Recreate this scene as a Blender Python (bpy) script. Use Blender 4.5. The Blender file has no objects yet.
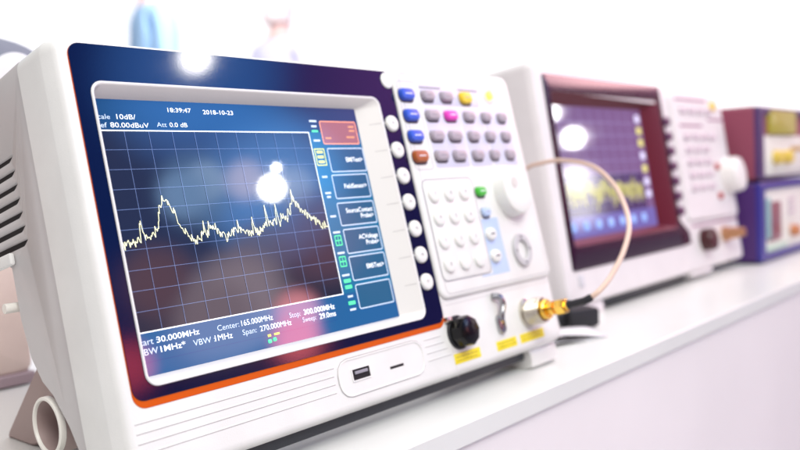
import bpy, bmesh, math, random
from mathutils import Vector, Matrix
random.seed(7)
scene = bpy.context.scene
COL = scene.collection
S = 0.001                                    # everything below is measured in millimetres

# ------------------------------------------------------------------ camera
cam_d = bpy.data.cameras.new('camera'); cam = bpy.data.objects.new('camera', cam_d); COL.objects.link(cam)
CAM = [-0.18154, -0.3061, 0.13637]
ROT = [[0.653493, 0.075388, -0.753169], [-0.755449, 0.002691, -0.655202], [-0.047368, 0.997151, 0.05871]]
cam.matrix_world = Matrix.Translation(CAM) @ Matrix(ROT).to_4x4()
cam_d.sensor_width = 36; cam_d.lens = 37.683541022278995
cam_d.clip_start = 0.01; cam_d.clip_end = 200
cam_d.dof.use_dof = True; cam_d.dof.focus_distance = 0.395; cam_d.dof.aperture_fstop = 6.5
cam_d.dof.aperture_blades = 0
scene.camera = cam

# ------------------------------------------------------------------ world: bright hall behind the counter, dim hall in front of it
world = bpy.data.worlds.new('World'); scene.world = world; world.use_nodes = True
nt = world.node_tree; nt.nodes.clear(); L = nt.links.new
def N(t, **k):
    n = nt.nodes.new(t)
    for a, b in k.items(): setattr(n, a, b)
    return n
def ramp(stops, fac, mode='EASE'):
    r = N('ShaderNodeValToRGB'); r.color_ramp.interpolation = mode
    e = r.color_ramp.elements
    while len(e) > 1: e.remove(e[-1])
    e[0].position = stops[0][0]; e[0].color = (*stops[0][1], 1)
    for p, c in stops[1:]:
        x = e.new(p); x.color = (*c, 1)
    L(fac, r.inputs[0]); return r.outputs[0]
def maprange(v, a, b, c=0, d=1):
    m = N('ShaderNodeMapRange'); m.clamp = True; m.interpolation_type = 'SMOOTHSTEP'
    L(v, m.inputs[0])
    for i, x in enumerate((a, b, c, d)): m.inputs[1+i].default_value = x
    return m.outputs[0]
def mix(f, a, b, bt='MIX'):
    m = N('ShaderNodeMix', data_type='RGBA', blend_type=bt)
    if isinstance(f, (int, float)): m.inputs[0].default_value = f
    else: L(f, m.inputs[0])
    for i, x in ((6, a), (7, b)):
        if isinstance(x, tuple): m.inputs[i].default_value = (*x, 1)
        else: L(x, m.inputs[i])
    return m.outputs[2]
tc = N('ShaderNodeTexCoord'); sep = N('ShaderNodeSeparateXYZ'); L(tc.outputs['Generated'], sep.inputs[0])
dx, dy, dz = sep.outputs
nz = N('ShaderNodeTexNoise'); nz.inputs['Scale'].default_value = 5.5; nz.inputs['Detail'].default_value = 2
L(tc.outputs['Generated'], nz.inputs['Vector'])
nz2 = N('ShaderNodeTexNoise'); nz2.inputs['Scale'].default_value = 2.6; nz2.inputs['Detail'].default_value = 1
L(tc.outputs['Generated'], nz2.inputs['Vector'])
front = ramp([(0.0, (.27, .28, .31)), (0.28, (.21, .23, .30)), (0.46, (.02, .10, .48)), (0.60, (.03, .15, .62)),
              (0.78, (.10, .03, .16)), (0.85, (.26, .06, .18)), (0.91, (.45, .14, .22)), (1.0, (.70, .38, .42))], dx)  # pink end added so reflections carry a flare tint
def mul(*v):
    r = v[0]
    for w in v[1:]:
        k = N('ShaderNodeMath', operation='MULTIPLY'); L(r, k.inputs[0]); L(w, k.inputs[1]); r = k.outputs[0]
    return r
front = mix(mul(maprange(dx, .60, .76), maprange(dz, .24, .38)), front, (.75, .22, .95))       # added violet patch: flare tint for the reflections, no lamp there
lowc = ramp([(0.38, (.05, .03, .06)), (0.55, (.35, .16, .14)), (0.68, (1.0, .7, .66))], nz.outputs[0])
front = mix(mul(maprange(dz, .33, .16), maprange(dx, .76, .66)), front, lowc)
def glow(col, d, inner, outer, k=1.0):        # soft bright patches of the hall, seen in the glass
    global front
    v = N('ShaderNodeVectorMath', operation='DOT_PRODUCT'); L(tc.outputs['Generated'], v.inputs[0]); v.inputs[1].default_value = Vector(d).normalized()
    m_ = maprange(v.outputs['Value'], math.cos(math.radians(outer)), math.cos(math.radians(inner)), 0, k)
    front = mix(m_, front, col)
glow((.9, 2.6, 6.2), (.6485, -.6874, .327), 1.5, 6.0, .85)  # blue halo round the largest spotlight, painted into the world colour
glow((.4, 1.4, 4.2), (.5757, -.6645, .465), 1, 7.5, .8)  # painted blue halo round the high left spotlight
glow((4.2, 5.6, 8.0), (.588, -.725, .357), .2, 1.7)
glow((2.2, 3.6, 6.0), (.568, -.742, .352), .3, 2.0)
glow((1.0, 2.0, 3.6), (.578, -.735, .352), .6, 3.2, .7)
glow((4.2, 4.4, 6.6), (.626, -.700, .345), .2, 1.8)
glow((2.6, 3.8, 6.4), (.668, -.672, .321), .2, 1.8)
glow((1.1, .42, .38), (.535, -.80, .27), .5, 3.2, .8)
glow((1.2, .8, 1.0), (.632, -.725, .265), .3, 2.6, .7)
glow((2.3, 1.75, 1.95), (.608, -.7625, .2206), 1.2, 4.2)
glow((.9, .35, .3), (.555, -.815, .19), .4, 2.4, .8)
glow((1.7, 1.2, 1.3), (.583, -.7855, .207), 1, 3.6)
glow((7.0, 2.4, 2.6), (.657, -.731, .184), .5, 2.0)
glow((9.0, 1.6, 1.5), (.652, -.743, .155), .5, 2.2)
glow((5.4, .5, .5), (.495, -.845, .19), .4, 2.2)
glow((1.4, .5, .6), (.70, -.69, .26), 1, 4, .6)
glow((16, 15.5, 16), (.8735, -.474, .116), .5, 1.7)
glow((8, 7.7, 8), (.873, -.478, .085), .5, 1.6)
back = ramp([(0.46, (.55, .72, 1.05)), (0.60, (1.05, 1.08, 1.2)), (0.7, (1.35, 1.3, 1.35))], nz2.outputs[0])
back = mix(maprange(dx, .25, .7), back, (1.4, 1.36, 1.38))
back = mix(maprange(dx, .28, -.05), back, (.44, .425, .41))
full = mix(maprange(dy, -.18, .12), front, back)
zen = mix(maprange(dz, .55, .85), full, (.62, .63, .66))
bg = N('ShaderNodeBackground'); bg.inputs[1].default_value = 1.0; L(zen, bg.inputs[0])
out = N('ShaderNodeOutputWorld'); L(bg.outputs[0], out.inputs[0])

# ------------------------------------------------------------------ large area lights (added and unseen)
def area(name, loc, target, size, power, color):
    d = bpy.data.lights.new(name, 'AREA'); d.shape = 'RECTANGLE'; d.size, d.size_y = size; d.energy = power; d.color = color
    o = bpy.data.objects.new(name, d); COL.objects.link(o); o.location = loc
    o.rotation_euler = (Vector(target) - Vector(loc)).to_track_quat('-Z', 'Y').to_euler()
    return o
area('key_light', (-.22, -1.1, 1.3), (.2, 0, .1), (1.0, .8), 23, (1, .995, .95))
area('top_light', (.7, -.25, 1.5), (.5, 0, .1), (1.2, .8), 7, (1, .98, .97))
area('pink_light', (1.9, -.35, .9), (.75, .05, .1), (.5, .5), 6.5, (1, .60, .56))  # added pink fill in place of lens flare at the right
area('people_fill', (1.6, 1.4, 2.4), (2.7, 3.4, .7), (1.2, 1.2), 95, (1, 1, 1))  # added lamp aimed at the people to brighten them

# ------------------------------------------------------------------ view
scene.view_settings.view_transform = 'Standard'; scene.view_settings.look = 'None'
scene.view_settings.exposure = 0.17; scene.view_settings.gamma = 1
scene.view_settings.use_curve_mapping = False

# ------------------------------------------------------------------ materials
MATS = {}
def mat(name, color, rough=.4, metal=0., bump=0., bscale=900., vary=0., coat=0., emit=None, es=1., spec=.5, sub=0., vscale=40.):
    if name in MATS: return MATS[name]
    m = bpy.data.materials.new(name); m.use_nodes = True; MATS[name] = m
    t = m.node_tree; p = t.nodes['Principled BSDF']
    p.inputs['Base Color'].default_value = (*color, 1); p.inputs['Roughness'].default_value = rough
    p.inputs['Metallic'].default_value = metal; p.inputs['Specular IOR Level'].default_value = spec
    p.inputs['Coat Weight'].default_value = coat; p.inputs['Coat Roughness'].default_value = .06
    if sub: p.inputs['Subsurface Weight'].default_value = sub; p.inputs['Subsurface Scale'].default_value = .002
    if emit: p.inputs['Emission Color'].default_value = (*emit, 1); p.inputs['Emission Strength'].default_value = es
    tcn = t.nodes.new('ShaderNodeTexCoord')
    if bump:
        n = t.nodes.new('ShaderNodeTexNoise'); n.inputs['Scale'].default_value = bscale; n.inputs['Detail'].default_value = 3
        b = t.nodes.new('ShaderNodeBump'); b.inputs['Strength'].default_value = bump; b.inputs['Distance'].default_value = .0002
        t.links.new(tcn.outputs['Object'], n.inputs['Vector']); t.links.new(n.outputs[0], b.inputs['Height']); t.links.new(b.outputs[0], p.inputs['Normal'])
    if vary:
        n = t.nodes.new('ShaderNodeTexNoise'); n.inputs['Scale'].default_value = vscale; n.inputs['Detail'].default_value = 5
        r = t.nodes.new('ShaderNodeValToRGB'); e = r.color_ramp.elements
        e[0].position = .35; e[1].position = .65
        e[0].color = (*[c*(1-vary) for c in color], 1); e[1].color = (*[min(1, c*(1+vary*.4)) for c in color], 1)
        t.links.new(tcn.outputs['Object'], n.inputs['Vector']); t.links.new(n.outputs[0], r.inputs[0]); t.links.new(r.outputs[0], p.inputs['Base Color'])
        r2 = t.nodes.new('ShaderNodeMapRange'); r2.inputs[3].default_value = rough*.85; r2.inputs[4].default_value = min(1, rough*1.2)
        t.links.new(n.outputs[0], r2.inputs[0]); t.links.new(r2.outputs[0], p.inputs['Roughness'])
    return m
WHITE = mat('white_plastic', (.82, .815, .795), .34, bump=.35, bscale=1500, vary=.04)
CASE = mat('case_plastic', (.60, .575, .575), .48, bump=.3, bscale=2200, vary=.04)
LIP = mat('frame_plastic', (.76, .74, .71), .36, bump=.1, bscale=1500)
TRIMW = mat('bright_edge', (.86, .86, .86), .3)
DARK = mat('dark_gloss', (.003, .006, .035), .07, bump=.02, bscale=1400, spec=.6)
ORANGE = mat('orange_trim', (.60, .09, .003), .5, spec=.15)
KEYW = mat('key_white', (.82, .82, .79), .33, sub=.1)
GREYK = mat('key_grey', (.42, .37, .42), .36)
BLUEK = mat('key_blue', (.03, .10, .62), .32)
BROWNK = mat('key_brown', (.40, .10, .02), .36)
MAGK = mat('key_magenta', (.80, .06, .50), .34)
YELK = mat('key_yellow', (.88, .62, .03), .32)
LAMPY = mat('lit_key', (.9, .7, .1), .3, emit=(1, .78, .15), es=.7)
GRNK = mat('key_green', (.06, .50, .04), .34)
LAV = mat('lavender_print', (.66, .65, .80), .45)
BLUEP = mat('pale_blue_print', (.50, .62, .86), .45)
INK = mat('ink', (.08, .08, .10), .5)
INKG = mat('ink_grey', (.28, .27, .31), .5)
PRINT = mat('white_print', (.85, .88, .95), .4)
BLACK = mat('black_plastic', (.003, .003, .004), .2, spec=.3)
RUBBER = mat('black_rubber', (.015, .015, .02), .55)
NAVYR = mat('navy_rubber', (.012, .015, .06), .45)
HOLE = mat('dark_hole', (.006, .004, .005), .7)
CHROME = mat('chrome', (.42, .42, .44), .25, 1.0)
NICKEL = mat('nickel', (.62, .58, .50), .28, 1.0)
GOLD = mat('gold', (1.0, .62, .12), .2, 1.0)
YLAB = mat('yellow_label', (.88, .72, .02), .42, vary=.08, vscale=120)
LEGB = mat('stand_plastic', (.40, .30, .285), .45, bump=.2, vary=.06)
CABLEM = mat('cable_jacket', (.74, .53, .42), .34, coat=.2)
SCREWM = mat('rim_white', (.85, .82, .76), .35)

# ------------------------------------------------------------------ objects and tags
def link(name, me, parent=None):
    o = bpy.data.objects.new(name, me); COL.objects.link(o)
    if parent: o.parent = parent
    return o
def empty(name, loc, rot=(0, 0, 0), label=None, cat=None, group=None):
    o = bpy.data.objects.new(name, None); COL.objects.link(o); o.location = loc; o.rotation_euler = rot
    o.empty_display_size = .02
    tag(o, label, cat, group); return o
def tag(o, label=None, cat=None, group=None, kind=None):
    for k, v in (('label', label), ('category', cat), ('group', group), ('kind', kind)):
        if v: o[k] = v
    return o
ORG = [0., 0.]
def P(u, v, n): return Vector(((u-ORG[0])*S, -n*S, (v-ORG[1])*S))

class MB:
    def __init__(s): s.bm = bmesh.new(); s.mi = 0
    def loops(s, loops, cap0=True, cap1=True, closed=True):
        vs = [[s.bm.verts.new(p) for p in lp] for lp in loops]
        k = len(vs[0])
        for a, b in zip(vs, vs[1:]):
            for i in range(k if closed else k-1):
                j = (i+1) % k
                s._f([a[i], a[j], b[j], b[i]])
        if cap0: s._f(vs[0][::-1])
        if cap1: s._f(vs[-1])
        return s
    def _f(s, vs):
        try:
            f = s.bm.faces.new(vs); f.material_index = s.mi
        except ValueError: pass
    def build(s, name, mats, parent=None, angle=35, fix=True):
        if fix: bmesh.ops.recalc_face_normals(s.bm, faces=s.bm.faces)
        me = bpy.data.meshes.new(name); s.bm.to_mesh(me); s.bm.free()
        for m in (mats if isinstance(mats, (list, tuple)) else [mats]): me.materials.append(m)
        me.polygons.foreach_set('use_smooth', [True]*len(me.polygons))
        me.set_sharp_from_angle(angle=math.radians(angle))
        return link(name, me, parent)
def rr(u0, u1, v0, v1, r, n, seg=6, P=None):
    P = P or globals()['P']
    r = max(.01, min(r, abs(u1-u0)/2-.001, abs(v1-v0)/2-.001)); pts = []
    for cu, cv, a0 in ((u1-r, v1-r, 0), (u0+r, v1-r, 90), (u0+r, v0+r, 180), (u1-r, v0+r, 270)):
        for i in range(seg+1):
            a = math.radians(a0+90*i/seg); pts.append(P(cu+r*math.cos(a), cv+r*math.sin(a), n))
    return pts
def rring(u0, u1, v0, v1, r, prof, **k):      # prof: list of (inset, n)
    return [rr(u0+i, u1-i, v0+i, v1-i, max(r-i, .02), n, **k) for i, n in prof]
def plate(m, u0, u1, v0, v1, r, n0, n1, b=.5, seg=6, **k):
    return m.loops(rring(u0, u1, v0, v1, r, [(0, n0), (0, n1-b), (b*.3, n1-b*.3), (b, n1)], seg=seg, **k))
def rring_hole(m, outer, inner):              # closed band: outer profile then inner profile
    m.loops(outer+inner, cap0=False, cap1=False); return m
def ell(u, v, ru, rv, n, seg=32):
    return [P(u+ru*math.cos(2*math.pi*i/seg), v+rv*math.sin(2*math.pi*i/seg), n) for i in range(seg)]
def knobm(m, u, v, prof, seg=36, rs=1.0):      # prof: (radius, n)
    return m.loops([ell(u, v, r, r*rs, n, seg) for r, n in prof])
def dome(m, u, v, ru, rv, n0, h, seg=28):
    pr = [(1, 0), (1, .45), (.96, .72), (.86, .9), (.7, 1.0), (.3, 1.03)]
    return m.loops([ell(u, v, ru*a, rv*a, n0+h*b, seg) for a, b in pr])
def pillkey(m, u, v, w, h, n0, n1, r=None, seg=6):
    r = r or h*.42; d = n1-n0
    return m.loops(rring(u-w/2, u+w/2, v-h/2, v+h/2, r, [(-.25, n0), (0, n0+.35*d), (.15, n0+.7*d), (.6, n0+.93*d), (1.5, n1)], seg=seg))
def tube(m, pts, rad, seg=12, cap=True):
    pts = [Vector(p) for p in pts]; loops = []; ref = Vector((0, 0, 1))
    tprev = None
    for i, p in enumerate(pts):
        t = (pts[min(i+1, len(pts)-1)]-pts[max(i-1, 0)]).normalized()
        if tprev is None:
            x = t.orthogonal().normalized()
        else:
            x = (xprev - t*xprev.dot(t)).normalized()
        y = t.cross(x); xprev, tprev = x, t
        r = rad[i] if isinstance(rad, (list, tuple)) else rad
        loops.append([p+x*r*math.cos(2*math.pi*k/seg)+y*r*math.sin(2*math.pi*k/seg) for k in range(seg)])
    return m.loops(loops, cap, cap)
def spline(pts, n=10):
    pts = [Vector(p) for p in pts]; out = []
    q = [pts[0]*2-pts[1]]+pts+[pts[-1]*2-pts[-2]]
    for i in range(1, len(q)-2):
        for k in range(n):
            t = k/n; a, b, c, d = q[i-1:i+3]
            out.append(.5*((2*b)+(c-a)*t+(2*a-5*b+4*c-d)*t*t+(3*b-a-3*c+d)*t**3))
    out.append(pts[-1]); return out
def box(m, a, b, bev=0):
    u0, v0, n0 = a; u1, v1, n1 = b
    return plate(m, u0, u1, v0, v1, max(bev, .02), n0, n1, max(bev, .02), seg=3)
def profile(m, poly, u0, u1, bev=0.6):         # (n, v) polygon swept along u with a small chamfer
    c = Vector((sum(p[0] for p in poly)/len(poly), sum(p[1] for p in poly)/len(poly)))
    def sh(k): return [(c+(Vector(p)-c)*k) for p in poly]
    s = 1-bev/40
    L_ = [(u0, s), (u0+bev, 1), (u1-bev, 1), (u1, s)]
    return m.loops([[P(u, q[1], q[0]) for q in sh(k)] for u, k in L_])
def text(body, u, v, n, size, parent, m, name='screen_text', align='LEFT', sx=1., bold=0.):
    c = bpy.data.curves.new(name, 'FONT'); c.body = body; c.size = size*S*1.38; c.align_x = align; c.align_y = 'CENTER'
    c.extrude = 0; c.offset = bold*S; c.resolution_u = 3
    tmp = bpy.data.objects.new(name+'_tmp', c); COL.objects.link(tmp)
    dg = bpy.context.evaluated_depsgraph_get(); me = bpy.data.meshes.new_from_object(tmp.evaluated_get(dg))
    bpy.data.objects.remove(tmp); bpy.data.curves.remove(c)
    p = P(u, v, n)
    for vt in me.vertices:
        x, y, z = vt.co; vt.co = Vector((p.x+x*sx, p.y, p.z+y))
    me.materials.clear(); me.materials.append(m); me.name = name
    return link(name, me, parent)
def strokes(m, pts, w, n):                     # flat polyline of width w in the u, v plane
    for (a, b), (c, d) in zip(pts, pts[1:]):
        dv = Vector((c-a, d-b));
        if dv.length < 1e-6: continue
        dv.normalize(); q = Vector((-dv.y, dv.x))*w/2; e = dv*w*.25
        m._f([m.bm.verts.new(P(a+q.x-e.x, b+q.y-e.y, n)), m.bm.verts.new(P(c+q.x+e.x, d+q.y+e.y, n)),
              m.bm.verts.new(P(c-q.x+e.x, d-q.y+e.y, n)), m.bm.verts.new(P(a-q.x-e.x, b-q.y-e.y, n))])
    return m
def quad(m, u0, u1, v0, v1, n):
    m._f([m.bm.verts.new(P(a, b, n)) for a, b in ((u0, v0), (u1, v0), (u1, v1), (u0, v1))]); return m
def frame_rect(m, u0, u1, v0, v1, w, n, r=1.0):
    return m.loops([rr(u0, u1, v0, v1, r, n, seg=3), rr(u0+w, u1-w, v0+w, v1-w, max(r-w, .05), n, seg=3)], False, False)

def screen_mat(name, c, e, es=1., rough=.16):
    if name.startswith('lcd2'): return mat(name, c, .08, emit=e, es=es, spec=.4)
    return mat(name, c, .035, emit=e, es=es, spec=.85)

# ------------------------------------------------------------------ the counter
def counter():
    ORG[0] = ORG[1] = 0
    root = empty('counter', (.6, .25, 0), label='long white counter the instruments stand on', cat='counter')
    top = mat('counter_laminate', (.76, .775, .75), .3, vary=.03, vscale=6, bump=.05, bscale=300)
    face = mat('counter_front', (.86, .82, .825), .42, vary=.05, vscale=3)
    m = MB(); ORG[0], ORG[1] = 600, 0
    def W(x, z, n): return Vector(((x-600)*S, (-n-250)*S, z*S))
    # x along the counter, n = -Y
    m.loops([[W(x, z, n) for n, z in ((34, -.8), (33.2, 0), (-620, 0), (-620, -13), (33.2, -13), (34, -12.2))] for x in (-900, 3200)])
    m.build('counter_top', top, root)
    m = MB(); m.loops([[W(x, z, n) for n, z in ((31, -13.2), (31, -480), (13, -480), (13, -13.2))] for x in (-880, 3180)])
    m.build('front_panel', face, root)
    m = MB(); m.loops([[W(x, z, n) for n, z in ((-590, -13.2), (-590, -480), (-608, -480), (-608, -13.2))] for x in (-880, 3180)])
    m.build('back_panel', face, root)
    return root
counter()
m = MB(); s = 30
m.loops([[Vector((x, y, -.481)) for x, y in ((-s, -s), (s, -s), (s, s), (-s, s))]], cap0=True, cap1=False)
fl = m.build('floor', mat('floor_grey', (.50, .50, .52), .5, vary=.08, vscale=2)); tag(fl, kind='structure')

# ------------------------------------------------------------------ first analyser (sharp one, left)
def analyser_one():
    ORG[0], ORG[1] = 160, -203
    # local n = -10 on the table line: shift the root so that P(u, -203, -10) is the point (160, 0, 0) of the counter
    ca, sa = math.cos(math.radians(13)), math.sin(math.radians(13))
    root = empty('spectrum_analyser', (.160, -.010*ca, .010*sa*1.0), (math.radians(-13), 0, 0),
                 label='large white spectrum analyser in the foreground with orange trim under its blue screen', cat='measuring instrument')
    # front shell with a well for the screen
    m = MB()
    outer = rring(-8, 335.5, -190, 4.5, 8, [(3, -31.5), (.6, -31), (0, -30.4), (0, -9.6), (.25, -8.6), (2.2, -3.0), (3.0, -1.4), (4.2, -.4), (6.0, 0)], seg=8)
    inner = [rr(7.6, 190.6, -150.4, -17.6, 5, n, seg=8) for n in (0, -9)]
    m.loops(outer+inner, cap0=True, cap1=True)
    m.build('front_shell', WHITE, root)
    # rear case with vents
    m = MB()
    prof = [(-31.6, 2.2), (-60, 1.2), (-112, -3), (-116, -10), (-116, -72), (-112, -76), (-84, -77), (-80, -80), (-72.5, -84), (-72.5, -109), (-69, -128), (-62, -140), (-54, -147), (-44, -162), (-36, -180), (-31.6, -188)]
    profile(m, prof, -6.6, 334.2, .9)
    case = m.build('rear_case', CASE, root)
    cut = MB()
    for i in range(7):
        v = -36.3-6.55*i
        a = [(-55.5, v+1.9), (-57.5, v-1.9), (-96, v-1.5), (-96, v+2.1)]
        a = [(-51.6, v+.8), (-52.6, v+1.7), (-95, v+1.9), (-96, v+1.0), (-96, v-.8), (-95, v-1.5), (-56.2, v-1.4), (-54.8, v-.9)]
        cut.loops([[P(u, q[1], q[0]) for q in a] for u in (-12, 1.5)])
    cutter = cut.build('cutter', HOLE, root); bpy.context.view_layer.update()
    bo = case.modifiers.new('b', 'BOOLEAN'); bo.operation = 'DIFFERENCE'; bo.object = cutter; bo.solver = 'EXACT'
    dg = bpy.context.evaluated_depsgraph_get(); me = bpy.data.meshes.new_from_object(case.evaluated_get(dg))
    case.modifiers.clear(); case.data = me; bpy.data.objects.remove(cutter)
    for i in range(7):
        v = -36.3-6.55*i; mm_ = MB()
        mm_.loops([[P(u, q[1], q[0]) for q in ((-52.2, v+1.65), (-95.6, v+1.85), (-95.6, v-1.45), (-56, v-1.35))] for u in (-4.4, 1.35)])
        mm_.build('vent_shade_liner', HOLE, case)  # dark liner puts the shade inside the slot into its colour
    m = MB(); box(m, (-9.5, -83.5, -86), (-6.7, -77.5, -67), 1.2); m.build('ledge', WHITE, case)
    m = MB(); tube(m, [P(-11, -102, -78), P(30, -102, -78)], 2.4*S); m.build('hinge_pin', SCREWM, case)
    m = MB(); m.loops(rring(-7.2, 334.8, -188.6, 2.9, 7, [(0, -31.9), (0, -31.1)], seg=8)); m.build('seam_strip', mat('seam_grey', (.22, .2, .2), .6), root)
    # folding stand
    ca_, sa_ = ca, sa
    m = MB(); profile(m, [(-58, -96), (-70, -92), (-82, -100), (-124, -131), (-173, -163), (-175, -165.4), (-172, -165.8), (-148, -171.2), (-140, -171), (-100, -148), (-64, -128)], 20, 62, 1.5)
    m.build('stand_leg', LEGB, root)
    m = MB()
    def cir(r, u, k=40): return [P(u, -159+r*math.sin(2*math.pi*i/k), -66+r*math.cos(2*math.pi*i/k)) for i in range(k)]
    m.loops([cir(13.2, 19), cir(13.2, -5.4), cir(12.9, -6.2), cir(11.9, -6.2), cir(11.6, -5.4), cir(11.6, 16)], False, True)
    hub = m.build('stand_hub', LEGB, root)
    m = MB(); m.loops([cir(13.5, -4.2), cir(13.5, -6.6), cir(13.1, -7.0), cir(12.0, -7.0), cir(11.7, -6.4), cir(11.7, -4.2)], False, False)
    m.build('rim', SCREWM, hub)
    # feet
    for u0 in (18, 299):
        m = MB(); u1 = u0+33
        def tv(n): return -203-(n+10)*math.tan(math.radians(13))
        pr = [(-8, -188.5), (-6.5, -192), (-6.4, -196), (-7.6, tv(-7.6)+2.6), (-10, tv(-10)+.9), (-13.5, tv(-13.5)), (-38, tv(-38)), (-42, tv(-42)+2), (-42, -187)]
        profile(m, pr, u0, u1, 3)
        m.build('foot', WHITE, root)
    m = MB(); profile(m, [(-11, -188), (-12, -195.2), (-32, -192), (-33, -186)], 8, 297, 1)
    m.build('shade_strip', mat('shade_dark', (.03, .035, .04), .5), root)  # dark strip added to put shade under the shell
    # orange trim below the dark panel
    def ring_panel(u0, u1, v0, v1, r, n0, n1, hole):
        m = MB(); o = rring(u0, u1, v0, v1, r, [(0, n0), (0, n1-.08), (.1, n1)], seg=8)
        i = [rr(*hole, 5, n, seg=8) for n in (n1, n0)]
        return m.loops(o+i, False, False)
    ring_panel(-.3, 207.4, -158.8, .14, 6.2, -.02, .28, (7.6, 190.6, -150.4, -17.6)).build('trim', ORANGE, root)
    ring_panel(0, 207.2, -155.7, 0, 5.5, .1, .62, (7.6, 190.6, -150.4, -17.6)).build('dark_panel', DARK, root)
    # moulded frame sloping down to the display
    m = MB()
    o = rring(7, 191.5, -151, -17, 6, [(.0, .3), (0, 1.0), (.3, 1.35)], seg=8)
    inn = [rr(7.9, 190.2, -149.8, -18.2, 5, 1.35, seg=8), rr(8.0, 189.5, -149.4, -18.8, 4.6, .9, seg=8), rr(8.3, 176.6, -146.6, -22.6, .8, -6.2, seg=8), rr(8.3, 176.6, -146.6, -22.6, .8, -7.2, seg=8)]
    m.loops(o+inn, False, False)
    fr = m.build('screen_frame', LIP, root, angle=25)
    m = MB(); m.loops([rr(6.9, 191.6, -151.1, -16.9, 6, .9, seg=8), rr(7.25, 191.25, -150.75, -17.25, 5.7, 1.5, seg=8), rr(7.9, 190.8, -150.3, -17.8, 5.2, 1.5, seg=8), rr(8.1, 190.5, -150, -18.1, 5, 1.2, seg=8)], False, False)
    m.build('rim', TRIMW, fr)
    for v in (-33.5, -49.9, -65.9, -82.0, -98.3, -114.3, -130.5):
        m = MB(); strokes(m, [(190, v+.6), (197.5, v+.4)], .8, .8); 
        m.loops([[P(179, v+.45, -5.0), P(179, v+.1, -5.0)], [P(189.3, v+.45, 1.0), P(189.3, v+.1, 1.0)]], False, False, closed=False)
        m.build('key_guide_line', mat('guide_line', (.5, .48, .47), .5), fr)
    # display
    LCD = screen_mat('lcd_dark', (.008, .008, .012), (.012, .015, .030), 1, .17)
    m = MB(); quad(m, 7.5, 178, -148, -22, -6.35); disp = m.build('display', LCD, root)
    BARB = screen_mat('lcd_blue', (.01, .03, .08), (.004, .034, .085), 1.0)
    SIDEB = screen_mat('lcd_side_blue', (.01, .04, .09), (.006, .135, .26), 1.0)
    BOTB = screen_mat('lcd_bottom_blue', (.01, .04, .10), (.010, .085, .22), 1.0)
    m = MB(); quad(m, 7.6, 177.6, -37, -22.2, -6.2); m.build('header_bar', BARB, disp)
    m = MB(); quad(m, 7.6, 177.6, -147.4, -127.8, -6.2); m.build('footer_bar', BOTB, disp)
    m = MB(); quad(m, 136, 177.6, -127.8, -37, -6.2); m.build('side_bar', SIDEB, disp)
    LW = screen_mat('lcd_white', (.6, .6, .6), (.85, .93, 1.0), 1.0)
    LWD = screen_mat('lcd_soft_white', (.4, .4, .4), (.45, .62, .85), 1.0)
    LG = screen_mat('lcd_grid', (.1, .12, .2), (.09, .15, .34), 1.0)
    LYT = screen_mat('lcd_trace', (.6, .6, .4), (1.0, 1.0, .62), 1.15)
    LGR = screen_mat('lcd_green', (.1, .5, .2), (.05, .85, .35), 1.0)
    LYE = screen_mat('lcd_yellow', (.5, .5, .1), (.80, .82, .12), 1.0)
    LOR = screen_mat('lcd_orange', (.5, .2, .1), (.95, .36, .22), 1.0)
    LORD = screen_mat('lcd_orange_dark', (.2, .1, .1), (.22, .07, .09), 1.0)
    BXB = screen_mat('lcd_box_blue', (.02, .04, .08), (.006, .085, .17), 1.0)
    n = -6.1
    m = MB()
    for i in range(1, 10): strokes(m, [(11+12.5*i, -37.3), (11+12.5*i, -127.6)], .20, n)
    for j in range(1, 10): strokes(m, [(9.6, -37-9.08*j), (135.8, -37-9.08*j)], .20, n-.04)
    m.build('graticule', LG, disp)
    m = MB(); strokes(m, [(9.5, -37.2), (136, -37.2), (136, -127.8), (9.5, -127.8)], .55, n+.04); m.build('plot_border', LW, disp)
    # the trace: peaks measured on the plot, filled in with noise
    key = [(9.8, -84), (11.2, -85.2), (13.2, -89.4), (17.3, -88.4), (18.4, -90.3), (21.6, -86), (22.8, -78.9), (23.9, -87.7), (26.8, -86.1), (30.4, -83.6), (33.2, -75.5), (36.3, -68.2), (38.6, -72.5), (41.4, -76.5), (42.8, -82.3), (46.1, -86.8), (49.2, -90.4), (53.6, -88.4), (55.2, -86.8), (55.7, -81.3), (56.4, -87.7), (60.3, -84.1), (64.2, -87.4), (68.2, -90.2), (72.6, -88.1), (75.0, -87.6), (75.6, -82.3), (76.6, -88.8), (83.5, -88.4), (84.3, -87), (84.9, -81.5), (85.6, -88), (87.0, -89.3), (93.6, -87), (94.3, -75.9), (95.1, -86.8), (97.5, -85), (100.4, -85.8), (101.4, -75.8), (102.2, -85.4), (105.3, -82.4), (108, -84), (111.6, -77.9), (113.6, -74.6), (114.1, -68.6), (114.6, -75.2), (117.8, -79.0), (123.7, -84.2), (129.8, -88.6), (135.8, -90.0)]
    rnd = random.Random(3); pts = []; u = key[0][0]; k = 0
    while u < 135.7:
        while k < len(key)-2 and key[k+1][0] < u: k += 1
        (a, b), (c, d) = key[k], key[k+1]; t = (u-a)/(c-a); v = b+(d-b)*t
        amp = 2.5 if (u < 60 or u > 116) else 3.0
        pts.append((u, v+rnd.uniform(-1, 1)*amp+(rnd.random() < .06)*rnd.uniform(1, 3)))
        u += .46
    for q in key: pts.append(q)
    pts.sort()
    m = MB(); strokes(m, pts, .27, n+.08); m.build('trace', LYT, disp)
    T = lambda b, u, v, sz, mt=LW, **k: text(b, u, v, n+.1, sz, disp, mt, **k)
    X = 1.12
    T('Scale', 9.9, -31.0, 2.3, LWD, sx=1.26); T('10dB/', 20.2, -30.9, 2.4, LW, bold=.0, sx=1.34)
    T('Ref', 9.9, -34.9, 2.4, LWD, sx=1.26); T('80.00dBuV', 17.2, -34.8, 2.4, LW, sx=1.34, bold=.0)
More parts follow.
